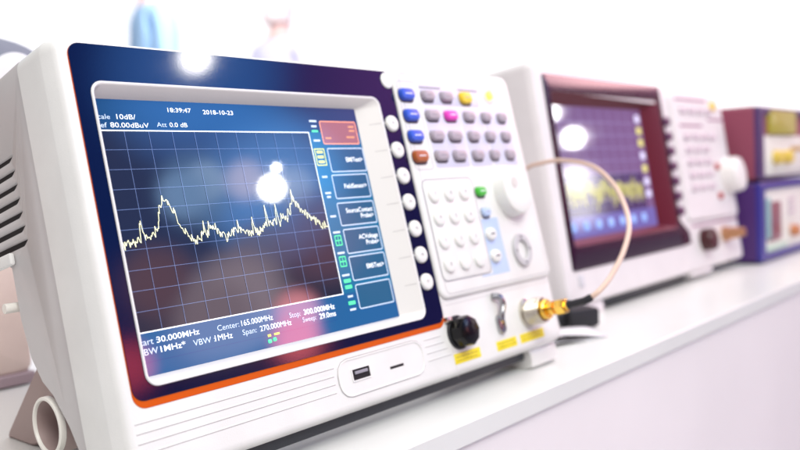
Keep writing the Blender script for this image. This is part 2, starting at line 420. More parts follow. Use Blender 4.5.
    T('Att', 41.0, -34.3, 2.3, LWD, sx=1.26); T('0.0 dB', 47.8, -34.3, 2.3, LW, sx=1.24)
    T('18:39:47', 47.6, -27.0, 2.25, LW, sx=1.3, bold=.02); T('2018-10-23', 68.2, -27.5, 2.25, LW, sx=1.3, bold=.02)
    T('Start :', 9.3, -132.0, 2.9, LWD, sx=X); T('30.000MHz', 19.4, -132.0, 2.7, LW, sx=1.3, bold=.02)
    T('RBW :', 9.6, -136.3, 2.9, LWD, sx=X); T('1MHz*', 19.8, -136.3, 2.7, LW, bold=.02, sx=1.3)
    T('VBW :', 37.6, -136.8, 2.8, LWD, sx=1.15); T('1MHz', 48.6, -136.8, 2.9, LW, sx=X)
    T('Center:', 51.6, -132.4, 2.7, LWD, sx=X); T('165.000MHz', 65.0, -132.4, 2.8, LW, sx=1.02)
    T('Span:', 65.3, -136.8, 2.7, LWD, sx=X); T('270.000MHz', 76.0, -136.8, 2.8, LW, sx=1.02)
    T('Stop:', 95.8, -133.4, 2.7, LWD, sx=1.0); T('300.000MHz', 105.5, -133.3, 2.9, LW, sx=1.08, bold=.04)
    T('Sweep:', 103.8, -137.0, 2.6, LWD, sx=.95); T('29.0ms', 115.6, -137.1, 2.9, LW, bold=.04, sx=1.05)
    m = MB(); 
    for (a, b, mi) in ((79.6, -143.6, 0), (82.8, -143.2, 0)): plate(m, a, a+2.2, b-.9, b+1.0, .6, n-.05, n+.1, .05)
    m.build('status_icon', LGR, disp)
    m = MB(); quad(m, 80, 82, -141.4, -140.2, n+.05); quad(m, 84, 87.5, -141.2, -140.2, n+.05); m.build('status_icon', LYE, disp)
    m = MB(); strokes(m, [(10, -140.6), (128, -140.6)], .14, n-.02); m.build('footer_line', screen_mat('lcd_line', (.01, .02, .08), (.01, .05, .22)), disp)
    # soft-key boxes on the screen
    boxes = [(145.6, 174.6, -44, -30.4, ''), (147.2, 176.2, -60.2, -46.2, 'EMITest>'), (146.2, 175, -75.6, -61.6, 'FieldSensor>'),
             (145.6, 175.3, -91, -77.7, 'SourceContact|Probe>'), (146, 175, -106.8, -92.8, 'ACVoltage|Probe>'), (145.8, 175, -122, -108.2, 'EMSTest>'), (146.2, 174.8, -137.8, -124, '')]
    for i, (a, b, c, d, tx) in enumerate(boxes):
        m = MB(); quad(m, a+.3, b-.3, c+.3, d-.3, n-.02)
        bx = m.build('soft_key_box', LORD if i == 0 else BXB, disp)
        m = MB(); frame_rect(m, a, b, c, d, .55, n+.05, 1.2); m.build('soft_key_outline', LOR if i == 0 else LWD, disp)
        ls = tx.split('|')
        for j, t_ in enumerate(ls):
            if t_: text(t_, b-2.0, (c+d)/2+(1.7 if len(ls) == 2 else 0)-3.5*j*(len(ls) == 2), n+.06, 2.7, disp, LW, align='RIGHT', sx=.95, bold=.03)
    m = MB()
    for (a, b, w) in ((168, -33.6, 4.5), (168, -36, 4.5), (148, -40.4, 4.5), (165, -39.8, 6.5)): quad(m, a, a+w, b-.5, b+.5, n+.05)
    m.build('soft_key_text', screen_mat('lcd_orange_text', (.4, .2, .1), (.62, .25, .12)), disp)
    # status column
    for v, w, mt in ((-30.6, 5.5, LWD), (-33.6, 4, LWD), (-36.4, 4.6, LGR), (-41.8, 5, LWD), (-62.6, 4, LWD), (-71.8, 4.4, LWD), (-74, 3, LWD), (-85, 4.4, LWD), (-94.0, 5.4, LWD), (-105.6, 5.4, LWD), (-118, 5.6, LWD), (-129.8, 4, LWD), (-137, 4.6, LWD)):
        m = MB(); quad(m, 141-w/2, 141+w/2, v-.55, v+.55, n+.02); m.build('status_mark', mt, disp)
    for v in (-98.6, -110.4): 
        m = MB(); frame_rect(m, 138.6, 143.6, v-2.9, v+2.9, .5, n+.03, .4); strokes(m, [(139.2, v), (143, v)], .5, n+.05); strokes(m, [(141.1, v-2), (141.1, v+2)], .4, n+.06); m.build('status_mark', LGR, disp)
    for v in (-121.2, -124.6, -133.4):
        m = MB(); quad(m, 138.6, 143.8, v-.95, v+.95, n+.03); m.build('status_mark', LGR, disp)
    m = MB(); frame_rect(m, 137.4, 144.9, -56.2, -46.4, .5, n+.03, .4)
    for v in (-48.4, -51.2, -54): quad(m, 139, 143.4, v-.7, v+.7, n+.02)
    m.build('status_mark', LYE, disp)
    # round soft keys on the dark band
    for i, (u, v) in enumerate([(203.2, -6.0), (198.6, -33.4), (198.3, -49.8), (198.4, -65.8), (198.1, -81.9), (198.4, -98.2), (198.3, -114.1), (198.0, -130.4)]):
        m = MB(); dome(m, u, v, 5.2, 5.0, .5, 2.2 if i else 1.0); k = m.build('soft_key', KEYW, root)
        if i: text('F%d' % i if i < 8 else '', u-.2, v, 2.86, 1.7, k, INK, name='key_mark', align='CENTER')
    # raised key panel
    m = MB()
    m.loops(rring(207.3, 334, -143.2, 3.2, 7, [(0, -.5), (0, .9), (.5, 1.7), (1.4, 2.2), (2.4, 2.4)], seg=8))
    pan = m.build('key_panel', WHITE, root); NP = 2.4
    m = MB(); m.loops([rr(212.8, 329.5, -140.5, -1, 4, NP+.05, seg=6), rr(213.05, 329.25, -140.25, -1.25, 3.8, NP+.05, seg=6)], False, False)
    m.build('panel_outline', INKG, pan)
    m = MB()
    for a, b, c, d in ((230.5, 266.5, -62, -22.5), (268, 293, -62, -22.5), (294.5, 324, -62, -22.5), (230.5, 292.5, -20.8, -6.5)): plate(m, a, b, c, d, 2, NP-.2, NP+.08, .04)
    m.build('lavender_field', LAV, pan)
    m = MB()
    for a, b in ((230.8, 252.5), (271, 294)): quad(m, a, b, -9.9, -8.7, NP+.14)
    m.build('heading_bar', INKG, pan)
    m = MB(); frame_rect(m, 209.6, 227.5, -63, -6, .3, NP+.06, 2.5); m.build('panel_outline', INKG, pan)
    off = 4.6
    def key(u, v, mt, w=11.5, h=6.6, nm='key', tx=True):
        du = -(1.28+.27*(u-225)/86)*(NP+1.6)
        m = MB(); pillkey(m, u+du, v+.2, w, h, NP-.3, NP+3.0); k = m.build(nm, mt, root)
        mm = MB(); quadr = rr(u+du-w/2-.8, u+du+w/2+.8, v-h/2-1.3, v+h/2+.5, h*.5, NP+.16); mm._f([mm.bm.verts.new(q) for q in quadr]); mm.build('key_shade', mat('key_shade_dark', (.10, .08, .11), .7), k)  # dark sheet set lower than the key: painted shade along its lower rim
        if tx:
            mm = MB()
            quad(mm, u+du-w*.24, u+du+w*.24, v-.1, v+.5, NP+3.06); mm.build('key_mark', PRINT if mt in (BLUEK, BROWNK, GRNK, MAGK) else INKG, k)
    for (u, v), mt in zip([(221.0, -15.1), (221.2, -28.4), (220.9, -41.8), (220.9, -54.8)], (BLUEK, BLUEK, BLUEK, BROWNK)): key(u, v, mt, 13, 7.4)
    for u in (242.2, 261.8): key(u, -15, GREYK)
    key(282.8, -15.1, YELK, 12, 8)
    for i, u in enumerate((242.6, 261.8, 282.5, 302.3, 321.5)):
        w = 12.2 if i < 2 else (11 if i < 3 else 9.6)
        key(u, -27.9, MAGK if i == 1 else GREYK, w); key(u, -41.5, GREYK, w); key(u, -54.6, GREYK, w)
    m = MB(); dome(m, 306.2, -11.8, 3.3, 3.3, NP-.2, 2.6); m.build('power_key', LAMPY, root)
    m = MB(); m.loops([ell(305.8, -11.8, r, r, NP+.1) for r in (6.4, 5.9)], False, False); m.build('panel_outline', INKG, pan)
    # number pad
    m = MB(); plate(m, 212.5, 262.5, -132.3, -70, 4, NP-.4, NP+.55, .5); m.loops([rr(212.1, 262.9, -132.7, -69.6, 4.3, NP+.12), rr(212.6, 262.4, -132.2, -70.1, 4, NP+.12)], False, False)
    pad = m.build('number_pad', WHITE, root)
    m = MB(); m.loops([rr(211.7, 263.3, -133.1, -69.2, 4.6, NP+.13), rr(212.35, 262.6, -132.5, -69.8, 4.1, NP+.13)], False, False); m.build('pad_outline', INKG, pad)
    digs = '7 8 9 4 5 6 1 2 3 0 . -'.split(); q = 0
    for v in (-78.8, -93.4, -107.9, -122.8):
        for u in (225.5, 241.2, 256.7):
            uu = u-1.3*(NP+1.6)
            m = MB(); m.loops([ell(uu, v, r, r*.98, NP+h_) for r, h_ in ((5.4, .5), (5.4, 1.5), (5.0, 2.1), (4.3, 2.4), (1.5, 2.3))])
            k = m.build('number_key', KEYW, root); text(digs[q], uu, v, NP+2.5, 2.4, k, INKG, name='key_mark', align='CENTER'); q += 1
    m = MB()
    m.loops([[P(a, b, NP+h_) for a, b in ((264.2, -97.5), (282.5, -97.5), (283.5, -134.6), (252, -134.6), (252, -133.6), (264.2, -133.4))] for h_ in (-.2, .1)])
    m.build('pale_blue_field', BLUEP, pan)
    key(275.4, -79.5, GRNK, 9.5, 6.2); key(276.0, -93.5, BLUEP, 8, 6)
    for v in (-108.1, -122.8):
        uu = 275.6-1.42*(NP+1.6); m = MB(); dome(m, uu, v, 5.2, 4.3, NP-.2, 3.0); k = m.build('edit_key', KEYW, root)
        mm = MB(); quad(mm, uu-2.2, uu+2.2, v-.5, v+.5, NP+3.0); mm.build('key_mark', INK, k)
    # dial, arrow ring
    m = MB(); knobm(m, 302.6, -81.4, [(17.4, NP-.3), (17.2, NP+1), (16.6, NP+7), (15.8, NP+8.6), (14.4, NP+9.2), (6, NP+8.9)], 48)
    dial = m.build('dial', KEYW, root)
    m = MB(); m.loops([ell(299.5, -76, r, r, NP+h_) for r, h_ in ((3.6, 9.35), (3.1, 9.4), (2.2, 8.95))]); m.build('finger_dimple', mat('dimple', (.68, .65, .62), .4), dial)
    m = MB(); m.loops([ell(302, -121.8, r, r*1.12, NP+h_, 40) for r, h_ in ((10.3, -.2), (10.3, 1.6), (9.7, 2.4), (6.6, 2.4), (5.9, 1.8), (5.9, .2))], False, False)
    ring = m.build('arrow_ring', mat('ring_grey', (.55, .54, .56), .38), root)
    for a in range(4):
        c, s_ = math.cos(a*math.pi/2), math.sin(a*math.pi/2); m = MB()
        tri = [(8.9, 0), (7.3, 1.5), (7.3, -1.5)]
        m._f([m.bm.verts.new(P(302+x*c-y*s_, -121.8+1.12*(x*s_+y*c), NP+2.5)) for x, y in tri]); m.build('arrow_mark', INK, ring)
    # lower right connector field
    m = MB(); m.loops([rr(209, 331.5, -146.5, -186, 4, .06), rr(209.35, 331.15, -146.85, -185.6, 3.7, .06)], False, False); m.build('panel_outline', mat('soft_line', (.62, .6, .6), .5), root)
    m = MB(); knobm(m, 218, -164, [(9.4, 0), (9.6, 1.2), (9.5, 8.4), (8.9, 9.8), (7.6, 10.4), (2, 10.6)], 9, .98); kb = m.build('dust_cap', BLACK, root, angle=25)
    m = MB(); knobm(m, 217.8, -164, [(10.4, 0), (10.4, 1.0), (9.9, 1.4)], 32); m.build('collar', RUBBER, kb)
    m = MB(); plate(m, 206.8, 211.6, -156.6, -153.4, 1, 0, 3.2, .6); m.build('cap_tab', NICKEL, kb)
    m = MB(); knobm(m, 295.8, -164.2, [(10.2, 0), (10.2, 1.8), (9.2, 2.4), (8.7, 2.4), (8.7, 12.8), (8.2, 13.4), (7.2, 13.4), (7.2, 9)], 40); nc = m.build('antenna_socket', NICKEL, root)
    m = MB()
    for i in range(7): 
        h_ = 4+i*1.15; m.loops([ell(295.8, -164.2, r, r, h_+d, 40) for r, d in ((8.72, 0), (9.0, .3), (8.72, .6))], False, False)
    m.build('thread', NICKEL, nc)
    m = MB(); plate(m, 257.8, 265.6, -172.5, -160, 3.6, .1, 2.6, 1.0); pts = spline([P(258.5, -147.5, 1.2), P(263, -149, 3.6), (P(264.6, -154, 4.0)), P(262, -160, 3.2), P(261.5, -164, 2.4)], 6); tube(m, pts, [2.1*S]*len(pts), 10)
    m.build('socket_cover', CHROME, root)
    for i, (a, b) in enumerate(((209, 235.3), (253.2, 276), (280.6, 309.6))):
        m = MB(); plate(m, a, b, -182.2 if i == 0 else -182.6, -176 if i == 0 else -176.6, .4, .02, .2, .05); lb = m.build('yellow_label', YLAB, root)
        mm = MB()
        for r_ in range(2):
            x = a+2
            while x < b-3:
                w = random.uniform(1.2, 3.6); quad(mm, x, min(x+w, b-1.5), -178.3-2.1*r_-.35, -178.3-2.1*r_+.35, .26); x += w+.8
        mm.build('label_print', mat('label_ink', (.45, .33, .02), .5), lb)
    # lower grooves, USB panel
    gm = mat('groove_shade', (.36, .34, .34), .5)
    for v, b in ((-163.9, 112.4), (-168.0, 111.6), (-172.1, 111.4), (-176.3, 111.0)):
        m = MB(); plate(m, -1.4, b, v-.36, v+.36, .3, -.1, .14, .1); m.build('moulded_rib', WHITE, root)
        m = MB(); quad(m, -1.4, b, v-.62, v-.36, .06); m.build('rib_shade', gm, root)  # grey line painted as the shade below each rib
    for v, b in ((-162.9, 201), (-166.8, 203), (-170.8, 205.4), (-175, 207.4)):
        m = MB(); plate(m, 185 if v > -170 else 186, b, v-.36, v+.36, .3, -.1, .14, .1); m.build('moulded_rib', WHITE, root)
        m = MB(); quad(m, 185.6, b, v-.62, v-.36, .06); m.build('rib_shade', gm, root)  # same painted shade line for the right-hand ribs
    m = MB(); m.loops(rring(114, 182.6, -181, -161.6, 8, [(0, -.1), (.1, .5), (.7, .5), (1.0, -.0)], seg=8), False, False); m.build('socket_surround', WHITE, root)
    m = MB(); frame_rect(m, 113.6, 183, -181.4, -161.2, .3, .07, 8); m.build('panel_outline', gm, root)
    m = MB(); quad(m, 124, 137.5, -173.6, -167.4, .08); us = m.build('usb_socket', HOLE, root)
    m = MB(); m.loops(rring(123.6, 137.9, -174, -167, .5, [(0, 0), (0, .5), (.7, .5), (.7, .1)], seg=3), False, False); m.build('usb_shell', WHITE, us)
    m = MB(); plate(m, 126, 135.6, -170.4, -168.8, .2, .1, .7, .1); m.build('usb_tongue', INKG, us)
    m = MB(); quad(m, 153.2, 164.4, -173.3, -171.9, .08); m.build('card_slot', HOLE, root)
    return root
A1 = analyser_one()

# ------------------------------------------------------------------ helper: point of the first analyser's frame in the scene
def A1P(u, v, n):
    ORG[0], ORG[1] = 160, -203
    return A1.matrix_world @ P(u, v, n) if False else (Matrix.Translation(A1.location) @ A1.rotation_euler.to_matrix().to_4x4()) @ P(u, v, n)

# ------------------------------------------------------------------ coaxial cable
def cable():
    loc = A1P(296, -164.2, 13.4)
    root = empty('coaxial_cable', loc, label='thin copper coloured coaxial cable looping out of the gold plug on the foreground analyser', cat='cable')
    inv = Matrix.Translation(-loc)
    def seg(name, mt, pr, par=root, sides=24):
        m = MB(); loops = []
        for r, n in pr:
            loops.append([inv @ A1P(296+r*math.cos(2*math.pi*i/sides), -164.2+r*math.sin(2*math.pi*i/sides), n) for i in range(sides)])
        m.loops(loops); return m.build(name, mt, par)
    g = seg('plug', GOLD, [(6.8, 12.6), (6.8, 16.2), (6.2, 16.8), (3.6, 16.8), (3.6, 19.0), (4.6, 19.2), (4.6, 22), (3.4, 22.4), (3.4, 23.6)])
    seg('plug_nut', GOLD, [(4.9, 23.4), (5.3, 23.8), (5.3, 29.6), (4.9, 30.2), (3, 30.4), (2.6, 33)], g, 6)
    pts = [A1P(296, -164, 32), A1P(296, -163.6, 40), A1P(295.6, -162.8, 47), A1P(300.5, -159, 54), A1P(315, -151.5, 57), A1P(337, -137, 59), A1P(359, -121, 56), A1P(380, -101.5, 45.5), A1P(399.5, -83.3, 30), A1P(409, -67.3, 12.5), A1P(416, -55.6, -15), A1P(417.5, -52.5, -35), A1P(420, -53, -52), A1P(428, -66, -88), A1P(436, -110, -120), A1P(440, -150, -140), A1P(455, -163, -190)]
    sp = [inv @ p for p in spline(pts, 10)]
    m = MB(); tube(m, sp[8:], 1.75*S, 14); m.build('cable_jacket', CABLEM, root)
    m = MB(); k = sp[:25]; tube(m, k, [3.0*S]*3+[2.5*S]*(len(k)-5)+[2.3*S, 2.0*S], 14); m.build('black_sleeve', RUBBER, root)
cable()

# ------------------------------------------------------------------ leaflet, black plug on the counter
def leaflet():
    m = MB(); root = Vector((.37, .03, 0))
    for k in range(2):
        rows = []
        for i in range(13):
            t = i/12; row = []
            for j in range(6):
                s_ = j/5
                x = .335+.088*t+.01*s_*k; y = .030-.024*t+.055*s_*(1-.55*t); z = .0008+.0022*k+.0045*math.sin(math.pi*t)*(.35+.65*k)*(1-.3*s_)+.002*math.sin(5*t+3*s_)
                row.append(Vector((x, y, max(z, .0006)))-root)
            rows.append(row)
        m.loops(rows, False, False, closed=False)
    o = m.build('leaflet', mat('paper', (.82, .82, .84), .5)); o.location = root
    sm = o.modifiers.new('t', 'SOLIDIFY'); sm.thickness = .0003
    tag(o, 'curled white leaflet lying on the counter beside the white foot', 'leaflet')
leaflet()
def plug():
    ORG[0] = ORG[1] = 0
    root = empty('power_plug', (.452, .048, 0), (0, 0, math.radians(-24)), 'black plug on a short navy lead lying on the counter under the cable', 'plug')
    m = MB(); plate(m, -17, 14, 1, 17, 3, -12, 12, 2.5); m.build('plug_body', RUBBER, root)
    m = MB(); plate(m, -27, -16.5, 4, 14, 2, -6, 6, 2); m.build('strain_relief', RUBBER, root)
    m = MB(); tube(m, [p for p in spline([P(-24, 9, 0), P(-50, 9, 4), P(-80, 12, 2), P(-104, 18, -14), P(-122, 8, -60), P(-128, 4, -120)], 8)], 4.2*S, 12); m.build('lead', NAVYR, root)
plug()

# ------------------------------------------------------------------ second analyser (blurred, middle)
def analyser_two():
    ORG[0], ORG[1] = 680, 0
    root = empty('second_analyser', (.680, .060, .012), (math.radians(-8), 0, 0),
                 label='white instrument in the middle with a plum coloured screen surround and a big white knob', cat='measuring instrument')
    PLUM = mat('plum_gloss', (.022, .004, .020), .2, spec=.4)  # dark bezel with a flare tint put into its colour
    PLUM2 = mat('plum_recess', (.11, .005, .016), .4, spec=.3)  # red of the recess is lens flare put into the colour
    W2 = mat('white_plastic_warm', (.80, .765, .775), .38, bump=.1, vary=.03)
    def Wp(u, v, n): return P(u, v*(1-.075*max(0, (u-640))/270), n)
    m = MB()
    outer = rring(458, 904, 0, 224, 9, [(3, -62), (0, -60), (0, -9), (.8, -4), (3, -1.2), (7, 0)], seg=8, P=Wp)
    inner = [rr(484, 713, 53, 196, 4, n, seg=8, P=Wp) for n in (0, -14)]
    m.loops(outer+inner); m.build('front_shell', W2, root)
    m = MB(); m.loops(rring(461, 901, 4, 219, 9, [(8, -150), (2, -146), (0, -62)], seg=8, P=Wp)); m.build('rear_case', mat('case_plastic_warm', (.68, .63, .65), .48, vary=.04), root)
    m = MB(); box(m, (461, -11.5, -50), (534, .5, -6), 3); m.build('foot', W2, root)
    m = MB(); box(m, (742, -6, -40), (806, 1, -4), 3); m.build('foot', W2, root)
    m = MB(); profile(m, [(-10, 1), (-12, -8), (-58, -6), (-58, 1)], 536, 738, 1); m.build('shade_strip', mat('shade_dark', (.03, .035, .04), .5), root)  # added dark strip, stands for the shade under this unit
    m = MB(); profile(m, [(-20, 0), (-18, -10), (-22, -14.2), (-40, -14.2), (-44, -10), (-44, 0)], 700, 745, 2); m.build('rubber_foot', RUBBER, root)
    m = MB(); m.loops(rring(474.5, 722, 32, 212, 3, [(0, -.2), (0, .8), (.4, 1.0)], seg=8)+[rr(484, 713, 53, 196, 4, n, seg=8) for n in (1.0, -.1)], False, False)
    m.build('screen_surround', PLUM, root)
    m = MB(); m.loops([[P(a, b, n) for a, b in ((722.2, 32.4), (742, 33.5), (742, 46), (722.2, 60))] for n in (-.2, .9)]); m.build('surround_corner', PLUM, root)
    m = MB(); m.loops([rr(484, 713, 53, 196, 4, .9, seg=8), rr(487, 700, 55.5, 193, 3, -2, seg=8), rr(489, 684, 59, 186, 1, -9, seg=8)], False, False); m.build('screen_recess', PLUM2, root)
    SC = mat('lcd_two', (.05, .04, .09), .05, emit=(.13, .07, .17), es=1, spec=.5)
    m = MB(); quad(m, 488, 685, 58, 187, -9); d = m.build('display', SC, root)
    m = MB(); quad(m, 489, 684, 60.5, 80, -8.9); m.build('footer_bar', screen_mat('lcd2_foot', (.05, .05, .1), (.10, .09, .34)), d)
    m = MB(); quad(m, 489, 666, 80, 118, -8.9); m.build('plot_low', screen_mat('lcd2_dark', (.02, .02, .05), (.03, .015, .08)), d)
    YL = screen_mat('lcd2_yellow', (.5, .5, .1), (.62, .60, .12))
    m = MB(); r = random.Random(5)
    for i in range(100):
        u = 503+i*1.6+r.uniform(-.5, .5); t = 108+3*math.sin(i*.31)+r.uniform(-3, 4); strokes(m, [(u, t), (u+r.uniform(-.4, .4), t-r.uniform(6, 22))], .62, -8.7)
    m.build('trace', YL, d)
    m = MB()
    for i in range(1, 9): strokes(m, [(489+i*20, 82), (489+i*20, 184)], .5, -8.8)
    for i in range(1, 8): strokes(m, [(489, 80+i*13), (666, 80+i*13)], .5, -8.85)
    m.build('graticule', screen_mat('lcd2_grid', (.1, .1, .2), (.26, .20, .42)), d)
    for i in range(7):
        m = MB(); a = 498+i*25; plate(m, a, a+12, 66, 75, 4, -8.9, -8.6, .1); m.build('menu_icon', screen_mat('lcd2_icon', (.2, .3, .5), (.16, .26, .60)), d)
    for i, v in enumerate((176, 163, 150, 136, 122, 108, 95)):
        m = MB(); plate(m, 669, 680, v-4, v+4, 1.5, -8.9, -8.6, .1); m.build('menu_icon', screen_mat('lcd2_dim_yellow', (.4, .4, .1), (.42, .38, .12)) if i in (1, 2, 4) else screen_mat('lcd2_white', (.4, .4, .5), (.45, .42, .62)), d)
    MV = mat('mauve_print', (.60, .45, .56), .5)
    DK = mat('key_plum', (.12, .03, .10), .4)
    m = MB(); m.loops(rring(743, 899, 60, 210, 6, [(0, -.3), (0, 1.5), (1.5, 2.6)], seg=8, P=Wp)); kp = m.build('key_panel', W2, root)
    for v in (172, 155.3, 138.9, 121.8, 105, 88, 71): 
        m = MB(); dome(m, 728, v, 7, 5.2, .5, 3); m.build('soft_key', DK, root)
    for (a, b, v) in ((756, 850, 199), (758, 826, 168), (846, 900, 176)):
        m = MB(); quad(m, a, b, v-1.4, v+1.4, 2.75); m.build('heading_bar', mat('plum_ink', (.35, .16, .26), .5), kp)
    for r_, v in enumerate((186, 155, 140, 125, 110, 95)):
        for c_ in range(4 if r_ in (0, 1) else 3):
            u = 764+c_*26; m = MB(); plate(m, u, u+17, v-3.6, v+3.6, 2.5, 2.4, 5.5, 1); m.build('key', mat('key_mauve', (.66, .56, .62), .45), root)
    m = MB(); dome(m, 868, 193, 7, 6, 2.4, 3); m.build('key', YELK, root)
    for u, v in ((846, 118), (842, 82)):
        m = MB(); plate(m, u, u+10, v-4, v+4, 2, 2.4, 5.5, 1); m.build('key', mat('key_red', (.45, .05, .05), .45), root)
    m = MB(); knobm(m, 886, 106, [(23, 2), (22.5, 6), (21.5, 16), (20, 18.5), (17, 19.5), (5, 19.5)], 40); m.build('dial', mat('knob_cream', (.84, .82, .80), .35), root)
    m = MB(); quad(m, 752, 900, 50.4, 52.4, .3); m.build('panel_line', mat('plum_ink', (.3, .2, .3), .5), root)
    m = MB(); knobm(m, 781, 33.5, [(13, 0), (13, 11), (11.5, 13), (3, 13.4)], 30); m.build('dust_cap', mat('cap_red_black', (.05, .004, .006), .3), root)
    m = MB(); knobm(m, 846, 35, [(9, 0), (9, 6), (7, 7), (7, 16), (5.5, 17), (5.5, 25), (2, 26)], 30); m.build('antenna_socket', mat('brass', (.55, .30, .16), .35, 1.0), root)
    m = MB(); plate(m, 482, 491, 17, 28, 1.5, -.1, 1.2, .5); m.build('power_button', mat('grey_button', (.60, .60, .64), .4), root)
analyser_two()

# ------------------------------------------------------------------ two bench supplies at the right
def supply(z0, h, body, edge, name_label, kind):
    ORG[0], ORG[1] = 860, 0
    root = empty('power_supply', (.927, .051, z0*S), label=name_label, cat='bench instrument', group='stacked instruments at the right edge')
    w = 250
    m = MB(); m.loops(rring(860, 860+w, 2, h, 5, [(0, -190), (0, -3), (1.5, -.5), (3, 0)], seg=5)); m.build('case', body, root)
    m = MB(); m.loops(rring(860.5, 859.5+w, 2.5, h-.5, 5, [(0, -2), (0, 2), (2, 4)], seg=5)+[rr(880, 840+w, 12 if kind else 6, h-10, 3, n) for n in (4, .3)], False, False); m.build('bezel', edge, root)
    FW = mat('cream_panel', (.78, .78, .72), .45)
    m = MB(); plate(m, 879, 841+w, 11 if kind else 5, h-9 if kind else h-38, 3, -.2, 1.2, .4); m.build('front_plate', FW, root)
    if kind == 0:
        m = MB(); plate(m, 905, 1018, h-36, h-4, 3, -.2, 5, 1); dd = m.build('display_window', mat('olive_screen', (.20, .17, .02), .3, emit=(.26, .22, .03), es=.7), root)
        for i, u in enumerate((930, 975)):
            m = MB(); knobm(m, u, 30, [(9, 1), (9, 10), (7, 12)], 24); m.build('knob', mat('knob_yellow', (.75, .55, .10), .4), root)
        m = MB(); plate(m, 1000, 1060, 38, 44, 1, 1, 2, .3); m.build('stripe', mat('ochre', (.55, .33, .06), .5), root)
    else:
        m = MB(); plate(m, 894, 950, 26, 78, 3, 1, 2.4, .5); m.build('display_window', mat('dark_red_screen', (.14, .03, .05), .3, emit=(.10, .015, .03), es=.6), root)
        m = MB(); plate(m, 890, 905, 30, 84, 2, 2.4, 3.2, .3); m.build('side_strip', mat('teal_strip', (.25, .48, .50), .45), root)
        m = MB(); plate(m, 890, 975, 13, 21, 2, 1, 2.4, .3); m.build('bottom_strip', mat('pale_green', (.50, .66, .55), .45), root)
        m = MB(); knobm(m, 1000, 34, [(8, 1), (8, 10), (6, 12)], 24); m.build('knob', mat('knob_rust', (.55, .22, .10), .4), root)
        for k in range(3):
            m = MB(); plate(m, 985, 1010, 58+9*k, 63+9*k, 1.5, 1, 3, .4); m.build('key', mat('key_mauve', (.66, .56, .62), .45), root)
supply(0, 106, mat('violet_plastic', (.06, .014, .14), .4), mat('blue_violet', (.028, .024, .25), .35), 'lower violet and blue instrument of the stack at the right edge', 1)
supply(107, 97, mat('mauve_plastic', (.27, .055, .10), .45), mat('mauve_violet', (.07, .03, .13), .4), 'upper mauve instrument of the stack at the right edge, with an olive display', 0)

# ------------------------------------------------------------------ beige case and grey bag behind the left end
def beige_case():
    ORG[0], ORG[1] = 0, 0
    root = empty('equipment_case', (-.05, .288, 0), label='beige equipment case standing on the counter behind the foreground analyser', cat='case')
    BG_ = mat('beige_plastic', (.70, .57, .51), .5, vary=.05)
    m = MB(); m.loops(rring(-170, 143, 8, 204, 8, [(4, -120), (0, -116), (0, -4), (2, -1), (5, 0)], seg=6)); m.build('body', BG_, root)
    m = MB(); m.loops(rring(-170, 143, 1.2, 9.5, 2, [(0, -118), (0, 1.5), (1, 2.5)], seg=4)); m.build('base_strip', mat('mauve_base', (.36, .27, .30), .5), root)
    for x in (-150, 105):
        m = MB(); plate(m, x, x+18, 0, 3, 1, -30, -6, .4); m.build('foot', RUBBER, root)
beige_case()
def bag():
    ORG[0], ORG[1] = 0, 0
    root = empty('shoulder_bag', (.100, .33, .204), label='grey padded bag with a white round patch on top of the beige case', cat='bag')
    m = MB(); loops = []
    for i in range(14):
        t = i/13*math.pi; k = max(math.sin(t), .05)**.55; y = -.045*math.cos(t)
        loops.append([Vector((.062*k*math.copysign(abs(math.cos(a))**.8, math.cos(a))-.03, y, .022+.026*k*math.copysign(abs(math.sin(a))**.8, math.sin(a))-.0)) for a in [2*math.pi*j/32 for j in range(32)]])
    m.loops(loops); m.build('bag_body', mat('grey_fabric', (.20, .22, .27), .8, bump=.4, bscale=500), root, angle=80)
    m = MB(); m.loops([[Vector((-.006+r*math.cos(2*math.pi*i/30), -.047-h_, .016+r*.9*math.sin(2*math.pi*i/30))) for i in range(30)] for r, h_ in ((.017, -.012), (.017, 0), (.015, .002), (.004, .003))])
    pt = m.build('patch', mat('patch_white', (.82, .82, .84), .5), root)
    m = MB(); m.loops([[Vector((-.006+r*math.cos(2*math.pi*i/20), -.051-h_, .010+r*math.sin(2*math.pi*i/20))) for i in range(20)] for r, h_ in ((.005, 0), (.005, .002), (.002, .003))])
    m.build('stud', mat('dark_red', (.08, .01, .02), .4), pt)
bag()

